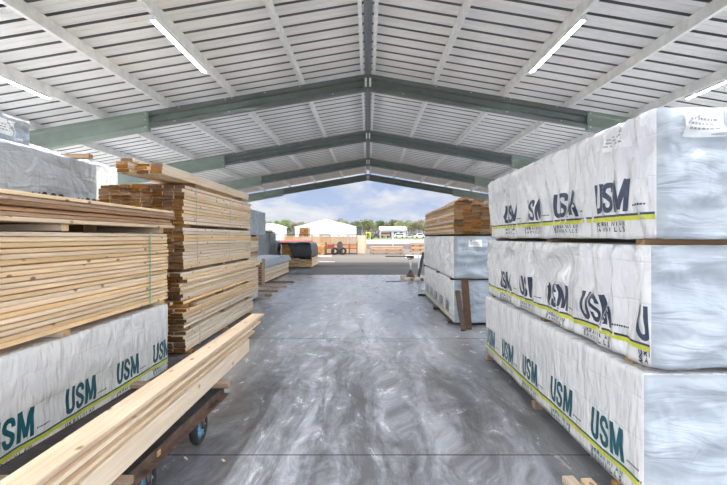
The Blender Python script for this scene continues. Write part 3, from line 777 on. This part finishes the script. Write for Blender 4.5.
# loose boards on top
GT = 'loose boards on the tall left stack'
for y in (6.75, 9.2):
    bearer(XL+.1, XR, y, 2.232, .058, mats=BEAR, label=f'thin bearer under the loose boards atop the tall left stack, {"near" if y < 8 else "far"}', group='bearers in the tall left stack')
zt = 2.291
spec = [(-2.475, 5.66, 0, 'right column, bottom'), (-2.475, 5.68, 1, 'right column, second layer'), (-2.48, 5.7, 2, 'right column, topmost'),
        (-2.64, 5.68, 0, 'middle column, bottom'), (-2.63, 5.62, 1, 'middle column, second layer'), (-2.66, 5.75, 2, 'middle column, topmost'),
        (-2.81, 5.56, 0, 'left column, bottom'), (-2.80, 5.52, 1, 'left column, second layer'), (-2.815, 5.55, 2, 'left column, third layer'), (-2.79, 5.6, 3, 'left column, topmost')]
for x, y0, k, nm in spec:
    tag(board(x, y0+2.05, zt+k*.0425, .135, .041, 4.1, WHITEB), f'long loose board atop the tall left stack, {nm}', 'board', GT)
# ------------------------------------------------------------------ packs behind the left front stack
t, w, o = wrapped_pack('grey wrapped pack with cut-off black letters behind the left front stack', -4.65, -3.55, 2.75, 6.35, 1.76, 2.50, mat='wrap_grey', seed=7, amp=.010, drape=.3)
fn = w.at('e')
for word, a0 in (('WOOD', 5.02), ('NOR', 5.83), ('WOOD', 3.6)):
    x = a0+.1; k = MB()
    for ch in word:
        for sg in THIN[ch]: stroke(k, [(x+p[0]*.13, 1.90+p[1]*.13) for p in sg], .03, fn, 2)
        x += .15
    k.obj('black_lettering', 'black_ink', o)
wrapped_pack('grey wrapped pack at mid height behind the left front stack', -4.65, -3.55, 2.75, 6.35, .92, 1.715, mat='wrap_grey', seed=8, step=.12, group='wrapped packs behind the left front stack')
wrapped_pack('grey wrapped pack on the floor behind the left front stack', -4.65, -3.55, 2.75, 6.35, .05, .875, mat='wrap_grey', seed=9, step=.12, group='wrapped packs behind the left front stack')
for z, nm in ((0, 'on the floor'), (.877, 'at knee height'), (1.717, 'at head height')):
    for y in (3.1, 6.0): bearer(-4.6, -3.6, y, z, .045 if z == 0 else .041, label=f'bearer {nm} under the grey packs, {"near" if y < 4 else "far"} end', group='bearers under the grey packs')
t, w, o = wrapped_pack('small pale wrapped pack with paper label, highest at the far left', -4.75, -3.80, 3.2, 5.45, 2.522, 2.84, mat='wrap_grey', seed=10, amp=.012)
sheet_label(w, o, 'e', 4.75, 5.2, 2.62, 2.78)
tag(board(-3.62, 5.9, 2.506, .09, .05, .5, OLD, axis='x', name='wooden_bearer'), 'short brown bearer lying on the grey wrapped pack', 'bearer')
t, w, o = wrapped_pack('white wrapped pack high up behind the tall left stack', -5.9, -4.80, 5.6, 9.3, 2.21, 2.87, mat='wrap', seed=11, amp=.02, drape=1.2)
for i, (a, b) in enumerate(((1.5, 2.17), (.79, 1.46), (.05, .75))):
    wrapped_pack('white wrapped pack hidden low behind the tall left stack', -5.85, -4.75, 5.6, 9.3, a, b, mat='wrap', seed=12+i, step=.15, group='wrapped packs behind the tall left stack')
for z, h, nm in ((0, .045, 'on the floor'), (.752, .036, 'low'), (1.462, .036, 'mid height'), (2.172, .036, 'high')):
    for y in (6.0, 8.9): bearer(-5.8, -4.8, y, z, h, label=f'bearer {nm} under the white packs behind the tall left stack, {"near" if y < 7 else "far"}', group='bearers under the rear white packs')
# stack beyond the tall left stack
t, w, o = wrapped_pack('blue-grey wrapped pack on top of the stack beyond the tall left stack', -3.85, -2.72, 10.75, 12.85, 1.60, 2.19, mat='wrap_grey', seed=15, amp=.01)
lumber_pack('pale bare pack under the blue-grey wrapped pack', -3.85, -2.76, 10.75, 12.2, .84, 1.56, 5, 14, [('grey_board', 'end_pale'), WHITE], jit=.006)
wrapped_pack('white wrapped pack on the floor beyond the tall left stack', -3.85, -2.76, 10.75, 12.2, .05, .79, seed=16, step=.08)
for z, h, nm in ((0, .045, 'on the floor'), (.793, .045, 'low'), (1.561, .037, 'high')):
    for y in (11.0, 12.0): bearer(-3.8, -2.78, y, z, h, label=f'bearer {nm} in the stack beyond the tall left stack, {"near" if y < 11.5 else "far"}', group='bearers in the stack beyond')
# bearers waiting on the floor
for y, xr, l, nm in ((16.5, -2.52, .84, 'farthest'), (15.0, -2.52, .9, 'third from the viewer'), (13.75, -2.56, .9, 'second from the viewer'), (12.75, -2.54, .9, 'nearest')):
    bearer(xr-l if y != 12.75 else -2.70, xr, y, 0, .055, w=.10, mats=('bearer', 'bearer'), label=f'brown bearer lying bare on the concrete at left, {nm}', group='bare bearers on the floor at left')

# low stack with grey sheet
lumber_pack('low pale lumber stack on the left near the yard, under a grey sheet', -4.5, -3.42, 15.65, 20.9, .05, .73, 4, 9, [WHITEB, PINEB], jit=.02, jy=.06)
for y in (16.0, 18.3, 19.6): bearer(-4.45, -3.45, y, 0, .048, label=f'bearer under the low stack near the yard, {"near" if y < 17 else "middle" if y < 19 else "far"}', group='bearers under the low stack')
tag(board(-3.36, 15.58, 0, .09, .85, .06, BEAR, name='wooden_stake'), 'brown stake standing at the near corner of the low stack', 'stake')
def drape(name, mat, label, cat, x0, x1, y0, y1, top, hang, amp=.03, seed=0, n=26, hangs=(1, 1, 1, 1), group=None, front=None):
    """a sheet laid over a block; hangs down each side (x0,x1,y0,y1) by its share of hang"""
    m = MB(); G = []
    ex = hang
    for i in range(n+1):
        row = []
        for j in range(n+1):
            u = -ex*hangs[0]+(x1-x0+ex*(hangs[0]+hangs[1]))*i/n; v = -ex*hangs[2]+(y1-y0+ex*(hangs[2]+hangs[3]))*j/n
            if v < 0 and front: v *= front(u/(x1-x0))
            cx = min(max(u, 0), x1-x0); cy = min(max(v, 0), y1-y0)
            over = math.hypot(u-cx, v-cy)
            q = noise.noise(Vector((u*2.3, v*2.3, seed)))
            q2 = .6*noise.noise(Vector((u*5, v*5, seed+4)))
            ox = (1 if u > cx else -1 if u < cx else 0)*(.045*min(1, over*12)+.05*min(1, over*3)*(1+q2)); oy = (1 if v > cy else -1 if v < cy else 0)*(.045*min(1, over*12)+.05*min(1, over*3)*(1+q2))
            row.append((x0+cx+ox, y0+cy+oy, top+.012+amp*(q+1)-over*(1+.12*q)))
        G.append(row)
    for i in range(n):
        for j in range(n): m.face((G[i][j], G[i+1][j], G[i+1][j+1], G[i][j+1]), 0, True)
    o = m.obj(name, mat); md = o.modifiers.new('thick', 'SOLIDIFY'); md.thickness = .004; md.offset = 0
    bm = bmesh.new(); bm.from_mesh(o.data); bmesh.ops.remove_doubles(bm, verts=bm.verts, dist=1e-5); bmesh.ops.recalc_face_normals(bm, faces=bm.faces); bm.to_mesh(o.data); bm.free()
    return tag(o, label, cat, group)
drape('tarp', 'grey_tarp', 'crumpled light grey sheet over the low stack near the yard', 'tarp', -4.5, -3.40, 15.6, 20.9, .735, .22, .03, 3, hangs=(.3, 1, .2, .6))
# dark stack behind it
wrapped_pack('dark wrapped stack standing behind the low stack', -5.5, -4.45, 22.0, 23.4, .045, 1.72, mat='wrap_dark', seed=17, step=.12)
# black tarp stack
lumber_pack('pale lumber pack under the black tarp in the yard', -4.3, -2.80, 24.2, 27.2, .05, .50, 5, 6, [WHITE, PINE], jit=.02, jy=.1)
lumber_pack('orange timber pack under the black tarp in the yard', -4.35, -2.95, 24.3, 27.1, .56, 1.20, 6, 6, RUST, jit=.02, jy=.06)
for y in (24.6, 26.8):
    bearer(-4.2, -2.85, y, -.008, .056, label=f'bearer on the asphalt under the tarped stack, {"near" if y < 25 else "far"}', group='bearers under the tarped stack')
    bearer(-4.3, -2.95, y, .502, .056, label=f'bearer between the packs of the tarped stack, {"near" if y < 25 else "far"}', group='bearers under the tarped stack')
drape('tarp', 'black_tarp', 'black tarp hanging over the lumber stack in the yard', 'tarp', -4.37, -2.92, 24.22, 27.15, 1.205, .75, .06, 8, hangs=(.1, 1, 1.1, .6), front=lambda t: .12+.88*min(1, max(0, (t-.28)/.2)))
t_, w_, o_ = wrapped_pack('pale grey bundle left of the black tarp', -5.3, -4.62, 24.0, 25.6, -.008, 1.38, mat='wrap_grey', seed=18, step=.12, amp=.05)
wrapped_pack('white wrapped stack with a red cover, behind the black tarp', -6.3, -4.3, 34, 37, -.012, 1.24, seed=19, step=.15)
drape('tarp', 'red', 'red cover on the white stack behind the black tarp', 'tarp', -6.3, -4.3, 34, 37, 1.25, .12, .05, 12)

# ------------------------------------------------------------------ yard
YF = 46.0; xa, xb = PX(285, YF), PX(366, YF)
t = empty('timber_fence', 'tall wooden board fence across the far side of the yard', 'fence', ((xa+xb)/2, YF, -.012))
npan = 9; pw = (xb-xa)/npan
for i in range(npan):
    m = MB(); x = xa+pw*i; nb = 7; top = 1.62 if i < npan-1 else 1.70
    for j in range(nb):
        m.box((x+pw*j/nb+.004, YF-.012+random.uniform(-.006, .006), -.012), (x+pw*(j+1)/nb-.004, YF+.02, top+random.uniform(-.03, .02)))
    m.obj('panel', 'fence_wood' if i < npan-1 else 'pine_grey', t)
for i in range(npan+1):
    m = MB(); m.box((xa+pw*i-.05, YF-.09, -.012), (xa+pw*i+.05, YF-.02, 1.74)); m.obj('post', 'fence_wood', t)
m = MB(); m.box((xa, YF-.1, 1.70), (xb-pw, YF+.05, 1.79)); m.obj('top_rail', 'dark_wood', t)
lumber_pack('brown lumber stack rising above the fence', PX(300, 50), PX(309, 50), 49.4, 51, -.012, PZ(227.5, 50), 4, 12, OLD, jit=.02)
lumber_pack('orange timber pile before the fence', PX(311, 42), PX(324, 42), 41.2, 43, -.012, .80, 6, 6, RUST, jit=.03, jy=.15)
for i, (x, y, rz, z) in enumerate(((-4.5, 41.6, .9, .803), (-4.2, 42.2, -.5, .905))):
    tag(board(x, y, z, .15, .1, 1.2, RUST, rz=rz), f'orange timber lying askew on the pile before the fence, {"left" if i == 0 else "right"}', 'board', 'askew timbers before the fence')
tag(board(PX(315, 38), 38, -.012, .4, .09, 2.6, WHITE, axis='x'), 'pale plank lying flat on the gravel before the orange pile', 'board')
tag(board(PX(309, 30), 30, -.012, .3, .04, 3.2, WHITE, axis='x'), 'pale plank lying flat on the gravel right of the tarp', 'board')
# red steel rack with tyres
Y = 43.0; x0, x1 = PX(326, Y), PX(357, Y)
t = empty('steel_rack', 'dark red steel rack holding tyres in front of the fence', 'rack', ((x0+x1)/2, Y, -.012))
for i in range(5):
    for yy in (Y-.4, Y+.4):
        x = x0+(x1-x0)*i/4; m = MB(); m.box((x-.03, yy-.03, -.012), (x+.03, yy+.03, .95 if i % 2 else 1.1)); m.obj('post', 'red_dark', t)
for z in (.08, .55, .85):
    for yy in (Y-.4, Y+.4):
        m = MB(); m.box((x0, yy-.025, z-.03), (x1, yy+.025, z+.03)); m.obj('rail', 'red_dark' if z > .1 else 'dark_wood', t)
m = MB()
for i in range(9): m.box((x0+(x1-x0)*i/8-.03, Y-.4, .53), (x0+(x1-x0)*i/8+.03, Y+.4, .58))
m.obj('shelf', 'rust', t)
for k, (x, z, nm) in enumerate(((-2.9, .325, 'left'), (-2.2, .325, 'right'))):
    m = MB(); m.lathe((x, Y-.62, z), (.0, 1, .12), [(-.09, .16), (-.09, .28), (-.05, .33), (.05, .33), (.09, .28), (.09, .16)], 20)
    tag(m.obj('tyre', 'rubber'), f'black tyre standing against the red rack, {nm}', 'tyre', 'tyres by the red rack')
for k, (x, c) in enumerate(((-3.3, 'red'), (-1.5, 'orange'))):
    m = MB(); m.box((x-.3, Y-.3, .582), (x+.3, Y+.3, .80)); m.box((x-.2, Y-.2, .80), (x+.2, Y+.2, .86))
    tag(m.obj('machine_box', c), f'{c} machine housing on the rack before the fence', 'machine')
m = MB(); m.box((x0+.9, Y+1.2, -.012), (x0+1.4, Y+1.7, 1.0)); m.cyl((x0+1.15, Y+1.45, 1.0), (x0+1.15, Y+1.45, 1.15), .15)
tag(m.obj('drum_box', 'dark_grey'), 'dark machine standing between rack and fence', 'machine')
# right-hand yard packs
def cross_pack(label, xa, xb, y, tiers, th, gap, mats, d=1.1):
    t = empty('lumber_pack', label, 'lumber pack', ((xa+xb)/2, y+d/2, -.012), 'lumber packs lying across the yard')
    z = -.012
    for k in range(tiers):
        for xx in (xa+.3, (xa+xb)/2, xb-.3): board(xx, y+d/2, z, .1, gap-.003, d, DARK, t, name='spacer')
        z += gap
        for r in range(3):
            for c in range(4): board((xa+xb)/2+random.uniform(-.08, .08), y+d*(c+.5)/4, z, d/4-.01, th/3-.006, xb-xa-.1, mats, t, axis='x')
            z += th/3
    return t
cross_pack('low two-tier lumber pack lying across the far yard', PX(370, 44), PX(404, 44), 44, 2, .26, .09, GREY)
cross_pack('three-tier lumber pack partly behind the rear right stack', PX(410, 43), PX(432, 43), 43, 3, .26, .1, GREY)
tag(board(PX(416, 36), 36, -.012, .6, .22, 1.5, ('white_paint', 'white_paint'), axis='x', name='white_block'), 'white block on the gravel behind the stand', 'block')
# stand on pallet
t = empty('wooden_pallet', 'weathered pallet at the edge of the slab by the rear right stack', 'pallet', (1.62, 17.5, 0))
for i in range(6): board(1.62, 17.1+.16*i, .10, .12, .022, .82, GREYP, t, axis='x', name='deck_board')
for x in (1.25, 1.62, 1.99): board(x, 17.5, .0, .09, .098, .95, GREYP, t, name='stringer')
t = empty('support_stand', 'roller stand with rusty cone base on the pallet', 'stand', (PX(410.5, 17.4), 17.4, .122))
x = PX(410.5, 17.4)
m = MB(); m.lathe((x, 17.4, .122), (0, 0, 1), [(0, .001), (0, .155), (.03, .155), (.2, .06), (.26, .035), (.26, .001)], 20); m.obj('cone_base', 'rust', t)
m = MB(); m.cyl((x, 17.4, .38), (x, 17.4, .80), .026); m.obj('post', 'galv', t)
m = MB(); m.box((x-.13, 17.36, .80), (x+.13, 17.44, .84)); m.box((x-.9, 17.35, .84), (x+.12, 17.45, .875)); m.obj('head', 'rust', t)
m = MB(); m.cyl((x-.1, 17.36, .74), (x+.1, 17.36, .79), .012); m.obj('lever', 'rust', t)
x = PX(418.8, 17.6)
m = MB(); m.cyl((x, 17.6, .122), (x, 17.6, .98), .022, 10); m.cyl((x, 17.6, .122), (x, 17.6, .14), .09, 14)
tag(m.obj('steel_post', 'galv'), 'thin grey steel post standing on the pallet', 'post')
m = MB(); m.prism([(-.05, -.02), (.05, -.02), (.05, .02), (-.05, .02)], (1.80, 17.25, .14), (1.99, 17.4, 1.0), (0, 1, 0))
tag(m.obj('black_bar', 'black_tarp'), 'black bar leaning beside the pallet post', 'bar')
m = MB(); m.box((.62, 16.8, 0), (1.15, 17.0, .012)); tag(m.obj('steel_strip', 'dark_grey'), 'thin dark strip lying on the concrete beside the pallet', 'strip')
# white wall, post
m = MB(); m.box((-.6, 110, -.02), (14, 110.3, .82)); m.box((-.7, 109.95, .82), (14.1, 110.35, .92)); tag(m.obj('barrier_wall', 'white_wall'), 'long low white wall across the field beyond the yard', 'wall')
m = MB(); m.cyl((PX(393, 70), 70, -.02), (PX(393, 70), 70, 1.45), .05, 8, .035); m.box((PX(393, 70)-.09, 69.9, -.02), (PX(393, 70)+.09, 70.1, .12))
tag(m.obj('marker_post', 'white_paint'), 'thin white post in front of the low white wall', 'post')
# buildings
def gable(label, xa, xb, y0, y1, eave, apex, wall='white_metal', roof='white_metal', doors=()):
    t = empty('building', label, 'building', ((xa+xb)/2, (y0+y1)/2, -.02))
    xm = (xa+xb)/2
    m = MB(); m.face([(xa, y0, -.02), (xb, y0, -.02), (xb, y0, eave), (xm, y0, apex), (xa, y0, eave)]); m.face([(xa, y1, -.02), (xb, y1, -.02), (xb, y1, eave), (xm, y1, apex), (xa, y1, eave)])
    for x in (xa, xb): m.face([(x, y0, -.02), (x, y1, -.02), (x, y1, eave), (x, y0, eave)])
    m.obj('walls', wall, t)
    for sg, x in ((-1, xa), (1, xb)):
        m = MB(); s_ = (apex-eave)/(xb-xm); o = .25; n_ = .12; xe = x+sg*o; ze = eave-s_*o+.01
        for ya in (y0-.25,):
            yb = y1+.25
            A = [(xe, ze), (xm, apex+.01), (xm, apex+.01+n_), (xe, ze+n_)]
            m.face([(a, ya, b) for a, b in A]); m.face([(a, yb, b) for a, b in A])
            for q in range(4):
                (a, b), (c, d) = A[q], A[(q+1) % 4]; m.face([(a, ya, b), (c, ya, d), (c, yb, d), (a, yb, b)])
        m.obj('roof', roof, t)
    for (dx0, dx1, z0, z1, mat, nm) in doors:
        m = MB(); m.box((dx0, y0-.05, z0), (dx1, y0+.02, z1)); m.obj(nm, mat, t)
    return t
gable('white gabled warehouse behind the timber fence', PX(295, 120), PX(357.5, 120), 120, 150, PZ(227.2, 120), PZ(219.6, 120), doors=((-12, -9.5, 0, 2.4, 'grey_roof', 'door'),))
gable('small white gabled building at left beyond the yard', PX(258, 130), PX(279, 130), 130, 142, PZ(226.5, 130), PZ(223.6, 130), wall='white_wall', doors=((-26.5, -25.6, 1.2, 2.2, 'glass', 'window'),))
t = empty('building', 'long low white shed with dark eaves on the right horizon', 'building', (PX(393, 195), 200, 1.3))
xa, xb = PX(379.5, 195), PX(407, 195)
m = MB(); m.box((xa+.4, 195.6, 1.2), (xb-.4, 208, PZ(230.6, 195))); m.obj('walls', 'grey_roof', t)
m = MB(); ze, za = PZ(230.3, 195), PZ(227.0, 195)
for (ya, yb) in ((194.6, 202), (209.4, 202)):
    A = [(ya, ze), (yb, za), (yb, za+.3), (ya, ze+.3)]
    for x in (xa, xb): m.face([(x, a, b) for a, b in A])
    for q in range(4):
        (a, b), (c, d) = A[q], A[(q+1) % 4]; m.face([(xa, a, b), (xa, c, d), (xb, c, d), (xb, a, b)])
m.obj('roof', 'white_metal', t)
for i in range(4):
    m = MB(); m.box((xa+1.2+2.3*i, 195.5, 1.35), (xa+2.5+2.3*i, 195.62, 3.6)); m.obj('door', 'dark_grey', t)
m = MB(); a, b = PX(356.5, 117), PX(361.5, 117); m.box((a, 116, .3), (b, 118, PZ(227.5, 118))); m.box((a-.1, 115.9, PZ(227.5, 118)), (b+.1, 118.1, PZ(226.9, 118)))
for xx in (a+.2, b-.2): m.box((xx-.1, 116.2, -.02), (xx+.1, 116.6, .3))
tag(m.obj('dark_container', 'dark_grey'), 'dark container beside the white warehouse', 'container')
# vehicles
def vehicle(name, label, cat, x, y, l, h, body, cab=(.25, .8), z=0, group=None):
    t = empty(name, label, cat, (x, y, z), group); hb = h*.55
    m = MB(); m.prism([(0, .2*h), (l, .2*h), (l, hb), (l*.97, hb+.02), (l*.03, hb+.02), (0, hb)], (x-l/2, y+1.8, z), (x-l/2, y, z), (0, 0, 1)); m.v = [(x-l/2+abs(v[0]-(x-l/2)), v[1], v[2]) for v in m.v]; m.obj('body', body, t)
    m = MB(); a, b = l*cab[0], l*cab[1]; s_ = l*.08
    m.prism([(a, hb), (b, hb), (b-s_, h), (a+s_, h)], (x-l/2, y+1.7, z), (x-l/2, y+.1, z), (0, 0, 1)); m.v = [(x-l/2+abs(v[0]-(x-l/2)), v[1], v[2]) for v in m.v]; m.obj('cabin', body, t)
    m = MB(); m.box((x-l/2+a+s_, y+.06, z+hb+.08), (x-l/2+b-s_, y+.1, z+h*.9)); m.obj('window', 'glass', t)
    for q in (.2, .8):
        m = MB(); r = .2*h if h < 2.4 else .45; m.cyl((x-l/2+l*q, y-.05, z+r), (x-l/2+l*q, y+.25, z+r), r, 14); m.obj('wheel', 'rubber', t)
    return t
vehicle('tractor', 'green tractor with yellow hood at the left end of the white wall', 'tractor', PX(369, 160), 160, 2.8, 2.4, 'green_paint', (.1, .55), fz(0, 160))
m = MB(); m.box((PX(365.5, 155), 154.6, PZ(233.4, 155)), (PX(371, 155), 155.3, PZ(232.2, 155))); m.box((PX(366, 155), 154.8, .6), (PX(366.7, 155), 155.1, PZ(233.4, 155))); m.box((PX(370, 155), 154.8, .6), (PX(370.7, 155), 155.1, PZ(233.4, 155)))
tag(m.obj('yellow_hopper', 'yellow_paint'), 'yellow hopper raised on legs beside the green tractor', 'hopper')
vehicle('bus', 'rusty tan bus in front of the low white shed', 'bus', PX(385, 185), 185, 3.6, 2.3, 'tan_paint', (.02, .98), fz(0, 185))
vehicle('truck', 'white truck parked before the low white shed', 'truck', PX(399.5, 183), 183, 3.8, 1.7, 'white_paint', (.02, .98), fz(0, 183))
vehicle('car', 'silver car at the right end of the low shed', 'car', PX(409.5, 182), 182, 3.4, 1.3, 'silver_paint', (.2, .8), fz(0, 182))
vehicle('car', 'white car at the right edge of the field by the rear stack', 'car', PX(420, 180), 180, 4.0, 1.7, 'white_paint', (.2, .85), fz(0, 180))
vehicle('car', 'dark car between tractor and bus', 'car', PX(376, 178), 178, 2.8, 1.6, 'dark_grey', (.2, .8), fz(0, 178))
# trees
def tree_mesh(kind, seed):
    rnd = random.Random(seed); m = MB(); h = 1.0
    m.cyl((0, 0, 0), (.01, 0, .5), .022, 6, .012, 0)
    limbs = []
    for k in range(7):
        a = rnd.uniform(0, 6.28); z = rnd.uniform(.2, .5); L_ = rnd.uniform(.18, .34)
        e = (math.cos(a)*L_*.8, math.sin(a)*L_*.8, z+L_*1.1); m.cyl((0, 0, z), e, .010, 5, .003, 0); limbs.append(e)
    cl = [(e, rnd.uniform(.13, .2)) for e in limbs]+[((rnd.uniform(-.12, .12), rnd.uniform(-.12, .12), rnd.uniform(.55, .84)), rnd.uniform(.12, .17)) for _ in range(7)]
    for (c, r) in cl:
        for _ in range(90):
            d = Vector((rnd.gauss(0, 1), rnd.gauss(0, 1), rnd.gauss(0, .8))).normalized()*r*rnd.uniform(.35, 1)
            p = Vector(c)+d; p.z = min(1.0, max(.14, p.z)); s_ = rnd.uniform(.018, .034)
            u = Vector((rnd.gauss(0, 1), rnd.gauss(0, 1), rnd.gauss(0, 1))).normalized(); w = u.orthogonal().normalized()
            m.face((p-u*s_, p+w*s_*.7, p+u*s_, p-w*s_*.7), 1)
    return m.mesh('tree', ['bark', kind])
TM = [tree_mesh('leaf_a', 1), tree_mesh('leaf_b', 2), tree_mesh('leaf_c', 3), tree_mesh('leaf_a', 4), tree_mesh('leaf_c', 5)]
rt = random.Random(5)
def tree(px, d, top, k, label, group=None, wide=1.0):
    z = fz(0, d); h = PZ(top, d)-z
    o = link('tree', TM[k], None, (PX(px, d), d, z-.02), (0, 0, rt.uniform(0, 6))); o.scale = (h*wide, h*wide, h)
    tag(o, label, 'tree', group)
tl = ['yellow-green spring tree in the row on the horizon', 'fresh green tree in the row on the horizon', 'bare brownish tree in the row on the horizon']
px = 250; it = 0
while px < 445:
    k = rt.choice((0, 0, 2, 3, 4, 1) if px > 285 else (1, 1, 0, 3))
    base = 220.8 if 285 < px < 360 else 220.2
    ki = {0: 0, 1: 1, 2: 2, 3: 0, 4: 2}[k]
    tree(px, 222+13*((it*5) % 6)+rt.uniform(-1, 1), base+rt.uniform(-2, 2.5), k, tl[ki], f'{["yellow-green", "green", "brownish"][ki]} trees on the horizon', rt.uniform(.8, 1.0))
    px += rt.uniform(2.2, 2.8); it += 1
tree(285, 210, 216.8, 1, 'tallest green tree above the small white building at left', None, 1.2)
tree(368.5, 211, 217.8, 0, 'round yellow-green tree standing above the green tractor', None, 1.3)
tree(338, 240, 216.5, 2, 'bare brown tree rising behind the warehouse roof', None, .7)
tree(270, 100, 228, 1, 'low green bush before the small white building', None, 1.5)
tree(400, 211, 219, 3, 'yellow-green tree rising behind the low white shed', None, 1.1)
m = MB(); rh = random.Random(3)
for i in range(5200):
    x = rh.uniform(-95, 70); y_ = rh.uniform(304, 330); z = fz(0, y_)+rh.uniform(0, 7.5)**1.0; s_ = rh.uniform(.4, .9)
    u = Vector((rh.gauss(0, 1), rh.gauss(0, 1), rh.gauss(0, 1))).normalized(); w = u.orthogonal().normalized(); p = Vector((x, y_, z))
    m.face((p-u*s_, p+w*s_*.7, p+u*s_, p-w*s_*.7), 0)
o = m.obj('undergrowth', 'hedge'); o['kind'] = 'stuff'; tag(o, 'brown undergrowth filling in beneath the far tree row', 'undergrowth')

# ------------------------------------------------------------------ sky, sun, camera
W = bpy.data.worlds.new('sky'); S.world = W; W.use_nodes = True
nt = W.node_tree; bg = nt.nodes['Background']
tc = N(nt, 'ShaderNodeTexCoord'); sx = N(nt, 'ShaderNodeSeparateXYZ'); L(nt, tc.outputs['Generated'], sx.inputs[0])
zc = mth(nt, 'MAXIMUM', sx.outputs[2], 0.0)
den = mth(nt, 'ADD', zc, .16)
cv = N(nt, 'ShaderNodeCombineXYZ')
L(nt, mth(nt, 'DIVIDE', sx.outputs[0], den), cv.inputs[0]); L(nt, mth(nt, 'DIVIDE', sx.outputs[1], den), cv.inputs[1])
dv = vmul(nt, tc.outputs['Generated'], (1.0, 1.0, 2.1))
cl = tex(nt, dv, 7.0, 9, .56, .2)
cf = ramp(nt, cl, [(.44, 0.0), (.60, 1.0)])
cl2 = tex(nt, vadd(nt, dv, (.0, 0, .035)), 7.0, 6, .55, .2)
ccol = ramp(nt, cl2, [(.38, (.98, .98, 1.0)), (.66, (.72, .76, .86))])
blue = ramp(nt, zc, [(0, (.66, .74, .90)), (.10, (.47, .60, .88)), (.36, (.66, .68, .70))])
sky = mixc(nt, cf, blue, ccol)
# the sky is brightest round the sun, behind the viewer
back = ramp(nt, mth(nt, 'MULTIPLY_ADD', sx.outputs[1], -.5, .5), [(.08, 0.0), (.6, 1.0)])
high = ramp(nt, zc, [(.13, 0.0), (.36, 1.0)])
gain = mth(nt, 'ADD', mth(nt, 'MULTIPLY_ADD', back, 2.6, 1.0), mth(nt, 'MULTIPLY', high, 1.8))
gc = N(nt, 'ShaderNodeCombineXYZ')
for i in range(3): L(nt, gain, gc.inputs[i])
vm = N(nt, 'ShaderNodeVectorMath', operation='MULTIPLY'); L(nt, sky, vm.inputs[0]); L(nt, gc.outputs[0], vm.inputs[1])
L(nt, vm.outputs[0], bg.inputs[0]); bg.inputs[1].default_value = .40
sun = bpy.data.lights.new('sun', 'SUN'); sun.energy = 2.2; sun.angle = math.radians(3); sun.color = (1, .95, .88)
so = bpy.data.objects.new('sun', sun); C.objects.link(so)
so.rotation_euler = Vector((.48, .10, -.87)).to_track_quat('-Z', 'Y').to_euler()
cam = bpy.data.cameras.new('camera'); co = bpy.data.objects.new('camera', cam); C.objects.link(co)
co.location = (0, 0, EYE); co.rotation_euler = (math.pi/2, 0, 0)
cam.sensor_width = 36; cam.lens = F*36/727
cam.shift_x = -(CX-363.5)/727; cam.shift_y = -(242.5-CY)/727
cam.clip_end = 1000; cam.clip_start = .05
S.camera = co
S.view_settings.view_transform = 'Standard'; S.view_settings.look = 'None'; S.view_settings.exposure = 1.25; S.view_settings.gamma = 1
S.view_settings.use_curve_mapping = False
S.cycles.use_denoising = True
S.cycles.max_bounces = 12; S.cycles.diffuse_bounces = 6
